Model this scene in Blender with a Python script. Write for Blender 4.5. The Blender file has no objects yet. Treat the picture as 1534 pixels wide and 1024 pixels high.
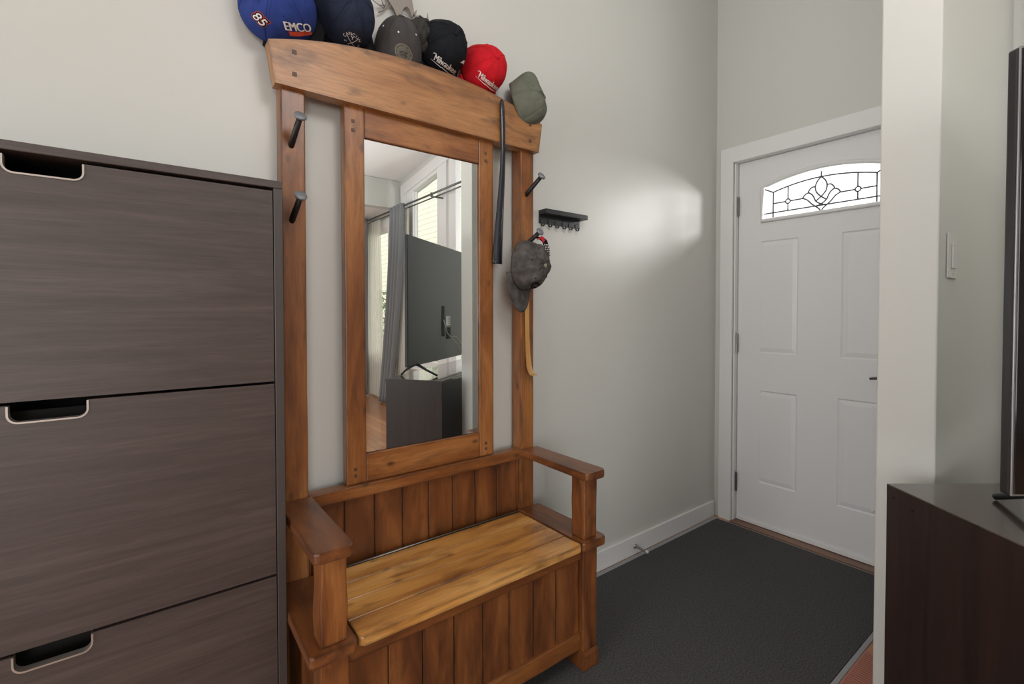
import bpy, bmesh, math, random
from mathutils import Vector, Matrix, noise
from mathutils.bvhtree import BVHTree
PI = math.pi
random.seed(7)
SC = bpy.context.scene
COL = SC.collection
OFF = {}

# ---------------------------------------------------------------- materials
def lin(c):
    return tuple((x / 12.92 if x <= 0.04045 else ((x + 0.055) / 1.055) ** 2.4) for x in [v / 255 for v in c]) + (1.0,)

def new_mat(name):
    m = bpy.data.materials.new(name); m.use_nodes = True
    nt = m.node_tree; b = nt.nodes['Principled BSDF']
    return m, nt, b

def plain(name, rgb, rough=0.5, metal=0.0, spec=0.5, coat=0.0, bump=0.0, bscale=200.0, var=0.0, vscale=6.0):
    m, nt, b = new_mat(name)
    c = lin(rgb)
    b.inputs['Base Color'].default_value = c
    b.inputs['Roughness'].default_value = rough
    b.inputs['Metallic'].default_value = metal
    b.inputs['Specular IOR Level'].default_value = spec
    b.inputs['Coat Weight'].default_value = coat
    tc = nt.nodes.new('ShaderNodeTexCoord')
    if var:
        n = nt.nodes.new('ShaderNodeTexNoise'); n.inputs['Scale'].default_value = vscale; n.inputs['Detail'].default_value = 5
        nt.links.new(tc.outputs['Object'], n.inputs['Vector'])
        r = nt.nodes.new('ShaderNodeValToRGB')
        r.color_ramp.elements[0].position = 0.3; r.color_ramp.elements[1].position = 0.7
        r.color_ramp.elements[0].color = tuple(x * (1 - var) for x in c[:3]) + (1,)
        r.color_ramp.elements[1].color = tuple(min(1, x * (1 + var)) for x in c[:3]) + (1,)
        nt.links.new(n.outputs['Fac'], r.inputs['Fac']); nt.links.new(r.outputs['Color'], b.inputs['Base Color'])
    if bump:
        n = nt.nodes.new('ShaderNodeTexNoise'); n.inputs['Scale'].default_value = bscale; n.inputs['Detail'].default_value = 3
        nt.links.new(tc.outputs['Object'], n.inputs['Vector'])
        bp = nt.nodes.new('ShaderNodeBump'); bp.inputs['Strength'].default_value = bump; bp.inputs['Distance'].default_value = 0.002
        nt.links.new(n.outputs['Fac'], bp.inputs['Height']); nt.links.new(bp.outputs['Normal'], b.inputs['Normal'])
    return m

def wood(name, axis, cols, rough=0.38, across=11.0, along=2.2, blotch=0.5, coat=0.3, bump=0.12, darkblotch=(74, 46, 28), grain=0.25, knots=0.0, edge=0.0):
    """plank wood, grain along the axis (0, 1, 2)"""
    m, nt, b = new_mat(name)
    N = nt.nodes; L = nt.links
    tc = N.new('ShaderNodeTexCoord'); oi = N.new('ShaderNodeObjectInfo')
    mul = N.new('ShaderNodeVectorMath'); mul.operation = 'SCALE'
    comb = N.new('ShaderNodeCombineXYZ')
    for i in range(3): L.new(oi.outputs['Random'], comb.inputs[i])
    L.new(comb.outputs[0], mul.inputs[0]); mul.inputs['Scale'].default_value = 37.0
    add = N.new('ShaderNodeVectorMath'); add.operation = 'ADD'
    L.new(tc.outputs['Object'], add.inputs[0]); L.new(mul.outputs[0], add.inputs[1])
    def noise_at(ac, al, detail, rgh=0.55, dist=0.0):
        mp = N.new('ShaderNodeMapping'); q = [ac] * 3; q[axis] = al
        mp.inputs['Scale'].default_value = q; L.new(add.outputs[0], mp.inputs['Vector'])
        n = N.new('ShaderNodeTexNoise'); n.inputs['Scale'].default_value = 1.0; n.inputs['Detail'].default_value = detail
        n.inputs['Roughness'].default_value = rgh; n.inputs['Distortion'].default_value = dist
        L.new(mp.outputs[0], n.inputs['Vector']); return n.outputs['Fac'], mp
    def ramp(src, p0, c0, p1, c1):
        r = N.new('ShaderNodeValToRGB'); e = r.color_ramp.elements
        e[0].position = p0; e[0].color = c0; e[1].position = p1; e[1].color = c1
        L.new(src, r.inputs['Fac']); return r
    def mix(mode, fac, a, bb):
        mx = N.new('ShaderNodeMix'); mx.data_type = 'RGBA'; mx.blend_type = mode
        if isinstance(fac, float): mx.inputs[0].default_value = fac
        else: L.new(fac, mx.inputs[0])
        L.new(a, mx.inputs[6])
        if isinstance(bb, tuple): mx.inputs[7].default_value = bb
        else: L.new(bb, mx.inputs[7])
        return mx.outputs[2]
    f1, _ = noise_at(across, along, 5, 0.6, 0.7)
    r1 = ramp(f1, 0.26, lin(cols[0]), 0.74, lin(cols[2])); e = r1.color_ramp.elements.new(0.5); e.color = lin(cols[1])
    f2, _ = noise_at(across * 22, along * 6, 3)
    g = ramp(f2, 0.34, (0.4, 0.4, 0.4, 1), 0.6, (1, 1, 1, 1))
    out = mix('MULTIPLY', grain, r1.outputs['Color'], g.outputs['Color'])
    if blotch:
        f3, _ = noise_at(17.0, 5.0, 4, 0.6, 0.5)
        r3 = ramp(f3, 0.52, (0, 0, 0, 1), 0.74, (blotch,) * 3 + (1,))
        out = mix('MIX', r3.outputs['Color'], out, lin(darkblotch))
    if knots:
        mp = N.new('ShaderNodeMapping'); q = [13.0] * 3; q[axis] = 7.0
        mp.inputs['Scale'].default_value = q; L.new(add.outputs[0], mp.inputs['Vector'])
        vo = N.new('ShaderNodeTexVoronoi'); vo.inputs['Scale'].default_value = 1.0; L.new(mp.outputs[0], vo.inputs['Vector'])
        r4 = ramp(vo.outputs['Distance'], 0.03, (knots,) * 3 + (1,), 0.13, (0, 0, 0, 1))
        out = mix('MIX', r4.outputs['Color'], out, lin((58, 36, 24)))
    if edge:
        # dark glaze rubbed along the edges, broken up by noise
        bv = N.new('ShaderNodeBevel'); bv.samples = 4; bv.inputs['Radius'].default_value = 0.013
        ge = N.new('ShaderNodeNewGeometry'); dp = N.new('ShaderNodeVectorMath'); dp.operation = 'DOT_PRODUCT'
        L.new(bv.outputs[0], dp.inputs[0]); L.new(ge.outputs['Normal'], dp.inputs[1])
        re_ = ramp(dp.outputs['Value'], 0.86, (edge,) * 3 + (1,), 0.9985, (0, 0, 0, 1))
        f5, _ = noise_at(30.0, 9.0, 3)
        g5 = ramp(f5, 0.38, (0.25, 0.25, 0.25, 1), 0.62, (1, 1, 1, 1))
        em = mix('MULTIPLY', 1.0, re_.outputs['Color'], g5.outputs['Color'])
        out = mix('MIX', em, out, lin((54, 28, 16)))
    L.new(out, b.inputs['Base Color'])
    b.inputs['Roughness'].default_value = rough
    b.inputs['Coat Weight'].default_value = coat; b.inputs['Coat Roughness'].default_value = 0.3
    bp = N.new('ShaderNodeBump'); bp.inputs['Strength'].default_value = bump; bp.inputs['Distance'].default_value = 0.001
    L.new(f2, bp.inputs['Height']); L.new(bp.outputs['Normal'], b.inputs['Normal'])
    return m

HT = ((92, 47, 20), (144, 87, 41), (180, 122, 68))  # one stain throughout; these tones carry light and shade in their colour
HTC = ((128, 82, 46), (166, 114, 67), (192, 142, 92))
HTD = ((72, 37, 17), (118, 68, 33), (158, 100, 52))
HTL = ((142, 84, 37), (210, 150, 77), (240, 190, 118))
M = {}
for i, a in enumerate('xyz'):
    M['w' + a] = wood('stained_pine_' + a, i, HT, knots=.85, blotch=.8, grain=.35, edge=.95, coat=.4)
    M['wd' + a] = wood('shaded_stained_pine_' + a, i, HTD, knots=.5, blotch=.75, edge=.95, coat=.4, darkblotch=(52, 28, 16))
M['crown'] = wood('lit_crown_pine', 0, HTC, knots=.85, blotch=.85, grain=.4, edge=.8, coat=.3, rough=.45)  # crown lightened: light from the bright ceiling put into the colour
M['seat'] = wood('seat_pine', 0, HTL, along=1.6, across=13, blotch=0.8, knots=.6, darkblotch=(98, 56, 26), rough=0.3, edge=.8, coat=.7)
M['plug'] = plain('wood_plug', (84, 60, 44), 0.5)
M['bb'] = wood('blackbrown_veneer', 0, ((66, 56, 53), (77, 66, 63), (90, 78, 74)), rough=0.42, across=60, along=3.0, blotch=0.0, coat=0.0, bump=0.2, grain=0.45)
M['bbs'] = plain('blackbrown_edge', (70, 64, 62), 0.42)
M['cavity'] = plain('dark_inside', (22, 20, 19), 0.8)
M['stand'] = wood('espresso_veneer', 2, ((33, 23, 22), (42, 30, 28), (54, 36, 32)), rough=0.4, across=30, along=2.0, blotch=0.0, coat=0.0, bump=0.08, grain=0.3)
M['standtop'] = plain('espresso_top', (62, 50, 45), 0.2, coat=0.6)
M['wall'] = plain('greige_wall_paint', (202, 203, 198), 0.42, spec=0.45, bump=0.05, bscale=350)
M['white'] = plain('white_trim_paint', (224, 224, 224), 0.35)
M['door'] = plain('white_door_paint', (222, 222, 223), 0.38)
M['ceil'] = plain('white_ceiling_paint', (228, 228, 228), 0.8)
M['nickel'] = plain('brushed_nickel', (176, 166, 158), 0.45, metal=0.8)
M['hinge'] = plain('aged_steel', (130, 126, 122), 0.35, metal=1.0)
M['lead'] = plain('lead_came', (88, 92, 100), 0.6, metal=0.3)
M['pegm'] = plain('blackened_iron', (30, 27, 25), 0.4, metal=0.2)
M['peghead'] = plain('daylit_iron_head', (128, 132, 138), 0.5, metal=0.5)  # blue-grey window daylight put into the iron colour
M['black'] = plain('black_metal', (38, 40, 43), 0.4)
M['blackp'] = plain('black_plastic', (26, 30, 40), 0.22)
M['tvback'] = plain('tv_back_plastic', (36, 37, 37), 0.45)
M['tvside'] = plain('tv_side_plastic', (40, 40, 41), 0.4)
M['screen'] = plain('tv_screen', (10, 11, 13), 0.08)
M['silver'] = plain('silver_bezel', (140, 140, 142), 0.35, metal=0.7)
M['mirror'] = plain('mirror_silvering', (238, 240, 238), 0.0, metal=1.0)
M['sticker'] = plain('paper_sticker', (215, 215, 212), 0.6)
M['grey_cable'] = plain('grey_cable', (205, 205, 205), 0.5)
M['mat'] = plain('charcoal_mat_pile', (78, 78, 78), 0.95, spec=0.15, bump=1.0, bscale=420, var=0.42, vscale=170)
M['matedge'] = plain('grey_rubber_edge', (150, 151, 153), 0.7)
M['register'] = plain('brown_register', (168, 108, 92), 0.45)
M['curtain'] = plain('grey_curtain_cloth', (124, 127, 130), 0.9, spec=0.2, bump=0.3, bscale=600)
M['rod'] = plain('pewter_rod', (98, 102, 100), 0.35, metal=0.8)
M['spring'] = plain('spring_steel', (170, 170, 170), 0.3, metal=1.0)
M['rubber'] = plain('white_rubber', (220, 218, 212), 0.6)
M['bamboo'] = wood('bamboo', 2, ((176, 128, 74), (196, 150, 92), (210, 166, 108)), across=40, along=4, blotch=0, coat=0.1)
M['art'] = plain('brushed_grey_metal', (150, 142, 136), 0.4, metal=0.4)
M['switch'] = plain('white_switch_plastic', (205, 202, 198), 0.35)
M['red'] = plain('red_webbing', (196, 34, 44), 0.7)
M['wht'] = plain('white_thread', (228, 226, 224), 0.8)
M['lawn'] = plain('lawn_grass', (158, 162, 146), 0.95, var=0.3, vscale=3)
M['leaf'] = plain('hedge_leaf', (112, 142, 98), 0.8, var=0.4, vscale=20)
M['roofm'] = plain('roof_shingle', (120, 112, 104), 0.9)

def sheer_mat():
    m, nt, b = new_mat('sheer_voile')
    N = nt.nodes; L = nt.links
    b.inputs['Base Color'].default_value = lin((236, 234, 228)); b.inputs['Roughness'].default_value = 0.9
    t = N.new('ShaderNodeBsdfTranslucent'); t.inputs['Color'].default_value = lin((236, 234, 226))
    tr = N.new('ShaderNodeBsdfTransparent')
    m1 = N.new('ShaderNodeMixShader'); m1.inputs[0].default_value = 0.6
    m2 = N.new('ShaderNodeMixShader'); m2.inputs[0].default_value = 0.3
    L.new(b.outputs[0], m1.inputs[1]); L.new(t.outputs[0], m1.inputs[2])
    L.new(m1.outputs[0], m2.inputs[1]); L.new(tr.outputs[0], m2.inputs[2])
    L.new(m2.outputs[0], N['Material Output'].inputs['Surface'])
    return m
M['sheer'] = sheer_mat()

def glass_mat():
    m, nt, b = new_mat('window_glass')
    N = nt.nodes; L = nt.links
    tr = N.new('ShaderNodeBsdfTransparent'); g = N.new('ShaderNodeBsdfGlossy'); g.inputs['Roughness'].default_value = 0.02
    mx = N.new('ShaderNodeMixShader'); mx.inputs[0].default_value = 0.06
    L.new(tr.outputs[0], mx.inputs[1]); L.new(g.outputs[0], mx.inputs[2]); L.new(mx.outputs[0], N['Material Output'].inputs['Surface'])
    return m
M['glass'] = glass_mat()

def textured_glass():
    m, nt, b = new_mat('textured_door_glass')
    N = nt.nodes; L = nt.links
    tr = N.new('ShaderNodeBsdfTransparent'); t = N.new('ShaderNodeBsdfTranslucent'); t.inputs['Color'].default_value = (.95, .96, .97, 1)
    g = N.new('ShaderNodeBsdfGlossy'); g.inputs['Roughness'].default_value = 0.1
    m1 = N.new('ShaderNodeMixShader'); m1.inputs[0].default_value = 0.12
    m2 = N.new('ShaderNodeMixShader'); m2.inputs[0].default_value = 0.05
    L.new(tr.outputs[0], m1.inputs[1]); L.new(t.outputs[0], m1.inputs[2])
    L.new(m1.outputs[0], m2.inputs[1]); L.new(g.outputs[0], m2.inputs[2]); L.new(m2.outputs[0], N['Material Output'].inputs['Surface'])
    return m
M['fan'] = textured_glass()

def floor_mat():
    m, nt, b = new_mat('oak_plank_floor')
    N = nt.nodes; L = nt.links
    tc = N.new('ShaderNodeTexCoord'); mp = N.new('ShaderNodeMapping'); mp.inputs['Rotation'].default_value = (0, 0, PI / 2)
    L.new(tc.outputs['Object'], mp.inputs['Vector'])
    br = N.new('ShaderNodeTexBrick'); br.inputs['Scale'].default_value = 1.0
    br.inputs['Brick Width'].default_value = 0.9; br.inputs['Row Height'].default_value = 0.083
    br.inputs['Mortar Size'].default_value = 0.0022; br.inputs['Bias'].default_value = 0.0
    br.inputs['Color1'].default_value = lin((196, 138, 92)); br.inputs['Color2'].default_value = lin((166, 108, 68)); br.inputs['Mortar'].default_value = lin((70, 44, 28))
    L.new(mp.outputs[0], br.inputs['Vector'])
    mp2 = N.new('ShaderNodeMapping'); mp2.inputs['Scale'].default_value = (60, 2.5, 1); L.new(tc.outputs['Object'], mp2.inputs['Vector'])
    n = N.new('ShaderNodeTexNoise'); n.inputs['Scale'].default_value = 1; n.inputs['Detail'].default_value = 5; L.new(mp2.outputs[0], n.inputs['Vector'])
    mx = N.new('ShaderNodeMix'); mx.data_type = 'RGBA'; mx.blend_type = 'MULTIPLY'; mx.inputs[0].default_value = 0.5
    r = N.new('ShaderNodeValToRGB'); r.color_ramp.elements[0].position = 0.3; r.color_ramp.elements[0].color = (0.55, 0.5, 0.45, 1); r.color_ramp.elements[1].position = 0.65
    L.new(n.outputs['Fac'], r.inputs['Fac']); L.new(br.outputs['Color'], mx.inputs[6]); L.new(r.outputs['Color'], mx.inputs[7])
    L.new(mx.outputs[2], b.inputs['Base Color']); b.inputs['Roughness'].default_value = 0.28; b.inputs['Coat Weight'].default_value = 0.3
    return m
M['floor'] = floor_mat()

def siding_mat():
    m, nt, b = new_mat('cream_siding')
    N = nt.nodes; L = nt.links
    tc = N.new('ShaderNodeTexCoord'); sp = N.new('ShaderNodeSeparateXYZ'); L.new(tc.outputs['Object'], sp.inputs[0])
    md = N.new('ShaderNodeMath'); md.operation = 'MODULO'; md.inputs[1].default_value = 0.2; L.new(sp.outputs['Z'], md.inputs[0])
    r = N.new('ShaderNodeValToRGB'); r.color_ramp.elements[0].position = 0.0; r.color_ramp.elements[0].color = lin((186, 180, 156)); r.color_ramp.elements[1].position = 0.03; r.color_ramp.elements[1].color = lin((246, 243, 224))
    L.new(md.outputs[0], r.inputs['Fac']); L.new(r.outputs['Color'], b.inputs['Base Color']); b.inputs['Roughness'].default_value = 0.8
    return m
M['siding'] = siding_mat()

# ---------------------------------------------------------------- geometry helpers
def V(*a): return Vector(a)

def link(name, bm, mat, parent=None, off=None, smooth=False, label=None):
    me = bpy.data.meshes.new(name)
    if parent is not None: o_ = OFF.get(parent.name, V(0, 0, 0))
    else: o_ = Vector(off) if off is not None else V(0, 0, 0)
    bmesh.ops.translate(bm, verts=bm.verts, vec=-o_)
    bmesh.ops.recalc_face_normals(bm, faces=bm.faces)
    bm.to_mesh(me); bm.free()
    if smooth:
        for p in me.polygons: p.use_smooth = True
    me.materials.append(mat)
    o = bpy.data.objects.new(name, me); COL.objects.link(o)
    OFF[o.name] = o_
    if parent is not None: o.parent = parent
    else: o.location = o_
    if label: o['label'] = label
    return o

def tag(o, label=None, cat=None, group=None, kind=None):
    if label: o['label'] = label
    if cat: o['category'] = cat
    if group: o['group'] = group
    if kind: o['kind'] = kind
    return o

def thing(name, label, cat, loc, rotz=0.0, group=None, localcoords=False):
    o = bpy.data.objects.new(name, None); COL.objects.link(o)
    o.empty_display_size = 0.1
    o.location = loc; o.rotation_euler = (0, 0, rotz)
    OFF[o.name] = V(0, 0, 0) if localcoords else Vector(loc)
    return tag(o, label, cat, group)

def bm_box(bm, x0, x1, y0, y1, z0, z1, bev=0.0, seg=2):
    t = bmesh.new()
    bmesh.ops.create_cube(t, size=1.0)
    for v in t.verts:
        v.co = V((x0 + x1) / 2 + v.co.x * (x1 - x0), (y0 + y1) / 2 + v.co.y * (y1 - y0), (z0 + z1) / 2 + v.co.z * (z1 - z0))
    if bev > 0:
        bmesh.ops.bevel(t, geom=list(t.edges), offset=bev, segments=seg, profile=0.5, affect='EDGES')
    me = bpy.data.meshes.new('tmp'); t.to_mesh(me); t.free(); bm.from_mesh(me); bpy.data.meshes.remove(me)
    return bm

def box(name, mat, x0, x1, y0, y1, z0, z1, bev=0.0, parent=None, seg=2, off=None, smooth=False, label=None):
    bm = bm_box(bmesh.new(), x0, x1, y0, y1, z0, z1, bev, seg)
    return link(name, bm, mat, parent, off, smooth, label)

def bm_prism(bm, pts, vec):
    """closed polygon of 3-D points extruded along vec"""
    n = len(pts); vec = Vector(vec)
    a = [bm.verts.new(p) for p in pts]; b = [bm.verts.new(Vector(p) + vec) for p in pts]
    bm.faces.new(a); bm.faces.new(list(reversed(b)))
    for i in range(n):
        bm.faces.new((a[i], a[(i + 1) % n], b[(i + 1) % n], b[i]))
    return bm

def prism(name, mat, pts, vec, parent=None, off=None, bev=0.0, smooth=False):
    bm = bm_prism(bmesh.new(), pts, vec)
    if bev: bmesh.ops.bevel(bm, geom=list(bm.edges), offset=bev, segments=2, profile=0.5, affect='EDGES')
    return link(name, bm, mat, parent, off, smooth)

def bm_tube(bm, path, rad, n=10, cap=True, closed=False, flat=None):
    """tube along a polyline; rad is a number or a list; flat = (width, thickness, up-vector) gives a strip instead"""
    P = [Vector(p) for p in path]; K = len(P)
    R = rad if isinstance(rad, (list, tuple)) else [rad] * K
    T = []
    for i in range(K):
        if closed: d = P[(i + 1) % K] - P[i - 1]
        else: d = P[min(i + 1, K - 1)] - P[max(i - 1, 0)]
        T.append(d.normalized())
    up = V(0, 0, 1) if abs(T[0].z) < 0.9 else V(0, 1, 0)
    u = (up - T[0] * up.dot(T[0])).normalized()
    rings = []
    for i in range(K):
        u = (u - T[i] * u.dot(T[i])).normalized(); w = T[i].cross(u)
        rings.append([bm.verts.new(P[i] + u * R[i] * math.cos(2 * PI * k / n) + w * R[i] * math.sin(2 * PI * k / n)) for k in range(n)])
    m = K if closed else K - 1
    for i in range(m):
        a, b = rings[i], rings[(i + 1) % K]
        for k in range(n): bm.faces.new((a[k], a[(k + 1) % n], b[(k + 1) % n], b[k]))
    if cap and not closed:
        bm.faces.new(list(reversed(rings[0]))); bm.faces.new(rings[-1])
    return bm

def tube(name, mat, path, rad, parent=None, n=10, closed=False, off=None, label=None):
    return link(name, bm_tube(bmesh.new(), path, rad, n, closed=closed), mat, parent, off, True, label)

def bm_strip(bm, path, wv, th, nv):
    """strip swept along a path; wv = list of half-width vectors, nv = list of normals, th thickness"""
    rings = []
    for p, w, nn in zip(path, wv, nv):
        p = Vector(p); w = Vector(w); nn = Vector(nn).normalized() * th / 2
        rings.append([bm.verts.new(p - w - nn), bm.verts.new(p + w - nn), bm.verts.new(p + w + nn), bm.verts.new(p - w + nn)])
    for a, b in zip(rings, rings[1:]):
        for k in range(4): bm.faces.new((a[k], a[(k + 1) % 4], b[(k + 1) % 4], b[k]))
    bm.faces.new(list(reversed(rings[0]))); bm.faces.new(rings[-1])
    return bm

def bm_cyl(bm, a, b, r0, r1=None, n=16):
    return bm_tube(bm, [a, b], [r0, r0 if r1 is None else r1], n)

def structure(o):
    o['kind'] = 'structure'; return o

def text_shape(s, size, shear=0.0, bold=0.0, sx=1.0):
    cu = bpy.data.curves.new('t', 'FONT'); cu.body = s; cu.size = 1.0; cu.shear = shear; cu.offset = bold / size
    cu.align_x = 'CENTER'; cu.align_y = 'CENTER'; cu.resolution_u = 5
    ob = bpy.data.objects.new('t', cu); COL.objects.link(ob)
    dg = bpy.context.evaluated_depsgraph_get(); ev = ob.evaluated_get(dg); me = ev.to_mesh()
    tb = bmesh.new(); tb.from_mesh(me); bmesh.ops.triangulate(tb, faces=tb.faces)
    tb.verts.index_update(); vs = [V(v.co.x * sx * size, v.co.y * size, 0) for v in tb.verts]; fs = [[v.index for v in f.verts] for f in tb.faces]; tb.free()
    ev.to_mesh_clear(); bpy.data.objects.remove(ob); bpy.data.curves.remove(cu)
    return vs, fs

def stamp(bm, shape, bvh, O, right, up, d, lift):
    """lay a flat shape on a surface by casting it along d"""
    vs, fs = shape; O = Vector(O); right = Vector(right).normalized(); up = Vector(up).normalized(); d = Vector(d).normalized()
    nv = []
    for v in vs:
        p = O + right * v.x + up * v.y - d * 0.4
        h = bvh.ray_cast(p, d)
        if h[0] is None:
            h = bvh.find_nearest(O + right * v.x + up * v.y)
        nrm = h[1] if h[1].dot(d) < 0 else -h[1]
        nv.append(bm.verts.new(h[0] + nrm * lift))
    for f in fs:
        try: bm.faces.new([nv[i] for i in f])
        except ValueError: pass
    return bm

def ribbon2d(pts, w):
    """flat stroke of width w through 2-D points"""
    if not isinstance(w, (list, tuple)): w = [w] * len(pts)
    P = []; W2 = []
    for k in range(len(pts) - 1):
        for q in range(8):
            t = q / 8
            P.append(Vector((pts[k][0] + (pts[k + 1][0] - pts[k][0]) * t, pts[k][1] + (pts[k + 1][1] - pts[k][1]) * t, 0))); W2.append(w[k] + (w[k + 1] - w[k]) * t)
    P.append(Vector((pts[-1][0], pts[-1][1], 0))); W2.append(w[-1]); w = W2; vs = []; fs = []
    for i, p in enumerate(P):
        t = (P[min(i + 1, len(P) - 1)] - P[max(i - 1, 0)]).normalized(); nn = V(-t.y, t.x, 0)
        ww = w[i] if isinstance(w, (list, tuple)) else w
        vs += [p + nn * ww / 2, p - nn * ww / 2]
    for i in range(len(P) - 1): fs.append([2 * i, 2 * i + 1, 2 * i + 3, 2 * i + 2])
    return vs, fs

def disc2d(r, n=28, r0=0.0):
    vs = []; fs = []
    rs = [r0, r * 0.5, r] if r0 == 0 else [r0, r]
    for q in rs: vs += [V(q * math.cos(2 * PI * k / n), q * math.sin(2 * PI * k / n), 0) for k in range(n)]
    for j in range(len(rs) - 1):
        for k in range(n): fs.append([j * n + k, j * n + (k + 1) % n, (j + 1) * n + (k + 1) % n, (j + 1) * n + k])
    return vs, fs

# ---------------------------------------------------------------- room shell
XW = 2.66          # inner face of the front wall
YW = 1.50          # inner face of the hall wall
def cz(y): return 2.91 + 0.14 * (y + 2.964)
X0, Y0 = -3.2, -5.2

bm = bm_box(bmesh.new(), X0 - 0.15, XW + 0.15, Y0 - 0.15, YW + 0.15, -0.12, 0.0)
structure(link('floor', bm, M['floor']))
bm = bm_box(bmesh.new(), X0 - 0.15, XW + 0.15, YW, YW + 0.12, 0.0, 3.7)
structure(link('wall_back', bm, M['wall']))
# sloped ceiling over hall and living room, flat ceiling over the dining end
bm = bmesh.new()
bm_prism(bm, [(X0 - .15, -3.1, cz(-3.1)), (X0 - .15, YW + .12, cz(YW + .12)), (X0 - .15, YW + .12, cz(YW + .12) + .12), (X0 - .15, -3.1, cz(-3.1) + .12)], (XW - X0 + .3, 0, 0))
structure(link('ceiling', bm, M['ceil']))
bm = bm_box(bmesh.new(), X0 - .15, XW + .15, Y0 - .15, -3.1, 2.55, 2.67)
structure(link('ceiling_dining', bm, M['ceil']))
bm = bm_box(bmesh.new(), X0, XW, -3.1, -2.964, 2.55, cz(-3.0))
structure(link('wall_header', bm, M['wall']))
# partition beside the entry
bm = bm_box(bmesh.new(), 1.58, XW, 0.30, 0.425, 0.0, cz(0.4), 0.004, 2)
structure(link('wall_partition', bm, M['wall']))
# front wall with the door opening and two window openings
bm = bmesh.new()
xa, xb = XW, XW + 0.15
def fw(y0, y1, z0, z1): bm_box(bm, xa, xb, y0, y1, z0, z1)
def fwtop(y0, y1, za, zb):
    bm_prism(bm, [(xa, y0, za), (xa, y1, zb), (xa, y1, cz(y1) + .02), (xa, y0, cz(y0) + .02)], (xb - xa, 0, 0))
DY0, DY1 = 0.545, 1.392
WY1_ = 0.10
fw(DY1, YW, 0, cz(DY1)); fw(DY0, DY1, 2.05, cz(DY0)); fwtop(DY0, YW, cz(DY0), cz(YW)) 
fw(WY1_, DY0, 0, cz(WY1_)); fwtop(WY1_, DY0, cz(WY1_), cz(DY0))
WY0, WY1 = -2.78, 0.10
def wtop(y): return cz(y) - 0.19
fw(WY0, WY1, 0, 0.55); fwtop(WY0, WY1, wtop(WY0), wtop(WY1))
fw(-3.30, WY0, 0, 2.55); fwtop(-3.30, WY0, 2.54, 2.54)
fw(-4.70, -3.30, 0, 0.55); fw(-4.70, -3.30, 2.38, 2.6)
fw(Y0 - .15, -4.70, 0, 2.6)
structure(link('wall_front', bm, M['wall']))
# living-room walls behind the camera
bm = bmesh.new()
bm_box(bm, X0 - .15, X0, Y0, -0.9, 0, 3.3); bm_box(bm, X0 - .15, X0, 1.2, YW, 0, 3.7)
bm_box(bm, X0 - .15, X0, -0.9, 1.2, 0, 0.3); bm_box(bm, X0 - .15, X0, -0.9, 1.2, 2.5, 3.5)
structure(link('wall_left', bm, M['wall']))
bm = bm_box(bmesh.new(), X0 - .15, XW + .15, Y0 - .15, Y0, 0, 2.6)
structure(link('wall_dining', bm, M['wall']))

# windows
def window(n, y0, y1, z0, topf, lites, mull, casing=0.0):
    root = bpy.data.objects.new('window_%d' % n, None); COL.objects.link(root); root['kind'] = 'structure'
    root.location = (XW, (y0 + y1) / 2, z0); OFF[root.name] = Vector(root.location)
    bmc = bmesh.new()
    cw = 0.15
    xs, xe = XW - 0.022, XW
    # casing round the opening
    bm_prism(bmc, [(xs, y0 - cw, z0 - .02), (xs, y0 + .02, z0 - .02), (xs, y0 + .02, topf(y0)), (xs, y0 - cw, topf(y0 - cw))], (.022, 0, 0))
    bm_prism(bmc, [(xs, y1 - .02, z0 - .02), (xs, y1 + cw, z0 - .02), (xs, y1 + cw, topf(y1 + cw)), (xs, y1 - .02, topf(y1))], (.022, 0, 0))
    bm_prism(bmc, [(xs - .004, y0 - cw, topf(y0 - cw) - .02), (xs - .004, y1 + cw, topf(y1 + cw) - .02), (xs - .004, y1 + cw, topf(y1 + cw) + .11), (xs - .004, y0 - cw, topf(y0 - cw) + .11)], (.026, 0, 0))
    link('window_casing', bmc, M['white'], root)
    box('window_sill', M['white'], XW - .06, XW + .04, y0 - cw, y1 + cw, z0 - .05, z0 - .02, .006, root)
    f = bmesh.new()
    fx0, fx1 = XW - .012, XW + .05
    for (a, b, fr) in lites:
        ta = lambda y: topf(y)
        # sash frame of width fr
        bm_prism(f, [(fx0, a - fr, z0), (fx0, a, z0), (fx0, a, topf(a)), (fx0, a - fr, topf(a - fr))], (fx1 - fx0, 0, 0))
        bm_prism(f, [(fx0, b, z0), (fx0, b + fr * .8, z0), (fx0, b + fr * .8, topf(b + fr * .8)), (fx0, b, topf(b))], (fx1 - fx0, 0, 0))
        bm_prism(f, [(fx0, a, topf(a) - .06), (fx0, b, topf(b) - .06), (fx0, b, topf(b)), (fx0, a, topf(a))], (fx1 - fx0, 0, 0))
        bm_box(f, fx0, fx1, a, b, z0, z0 + .07)
    link('window_frame', f, M['white'], root)
    for (a, b) in mull:
        bm_ = bm_prism(bmesh.new(), [(XW - .02, a, z0), (XW - .02, b, z0), (XW - .02, b, topf(b)), (XW - .02, a, topf(a))], (.10, 0, 0))
        link('mullion', bm_, M['white'], root)
    for (a, b, fr) in lites:
        g = bm_prism(bmesh.new(), [(XW + .012, a, z0 + .07), (XW + .012, b, z0 + .07), (XW + .012, b, topf(b) - .06), (XW + .012, a, topf(a) - .06)], (.006, 0, 0))
        link('pane', g, M['glass'], root)
    return root
window(1, WY0, WY1, 0.55, wtop, [(-2.60, -1.97, .17), (-1.56, -0.04, .15)], [(-1.95, -1.75)])
window(2, -4.70, -3.30, 0.55, lambda y: 2.38, [(-4.62, -4.12, .06), (-3.98, -3.38, .06)], [(-4.08, -4.04)])

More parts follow.
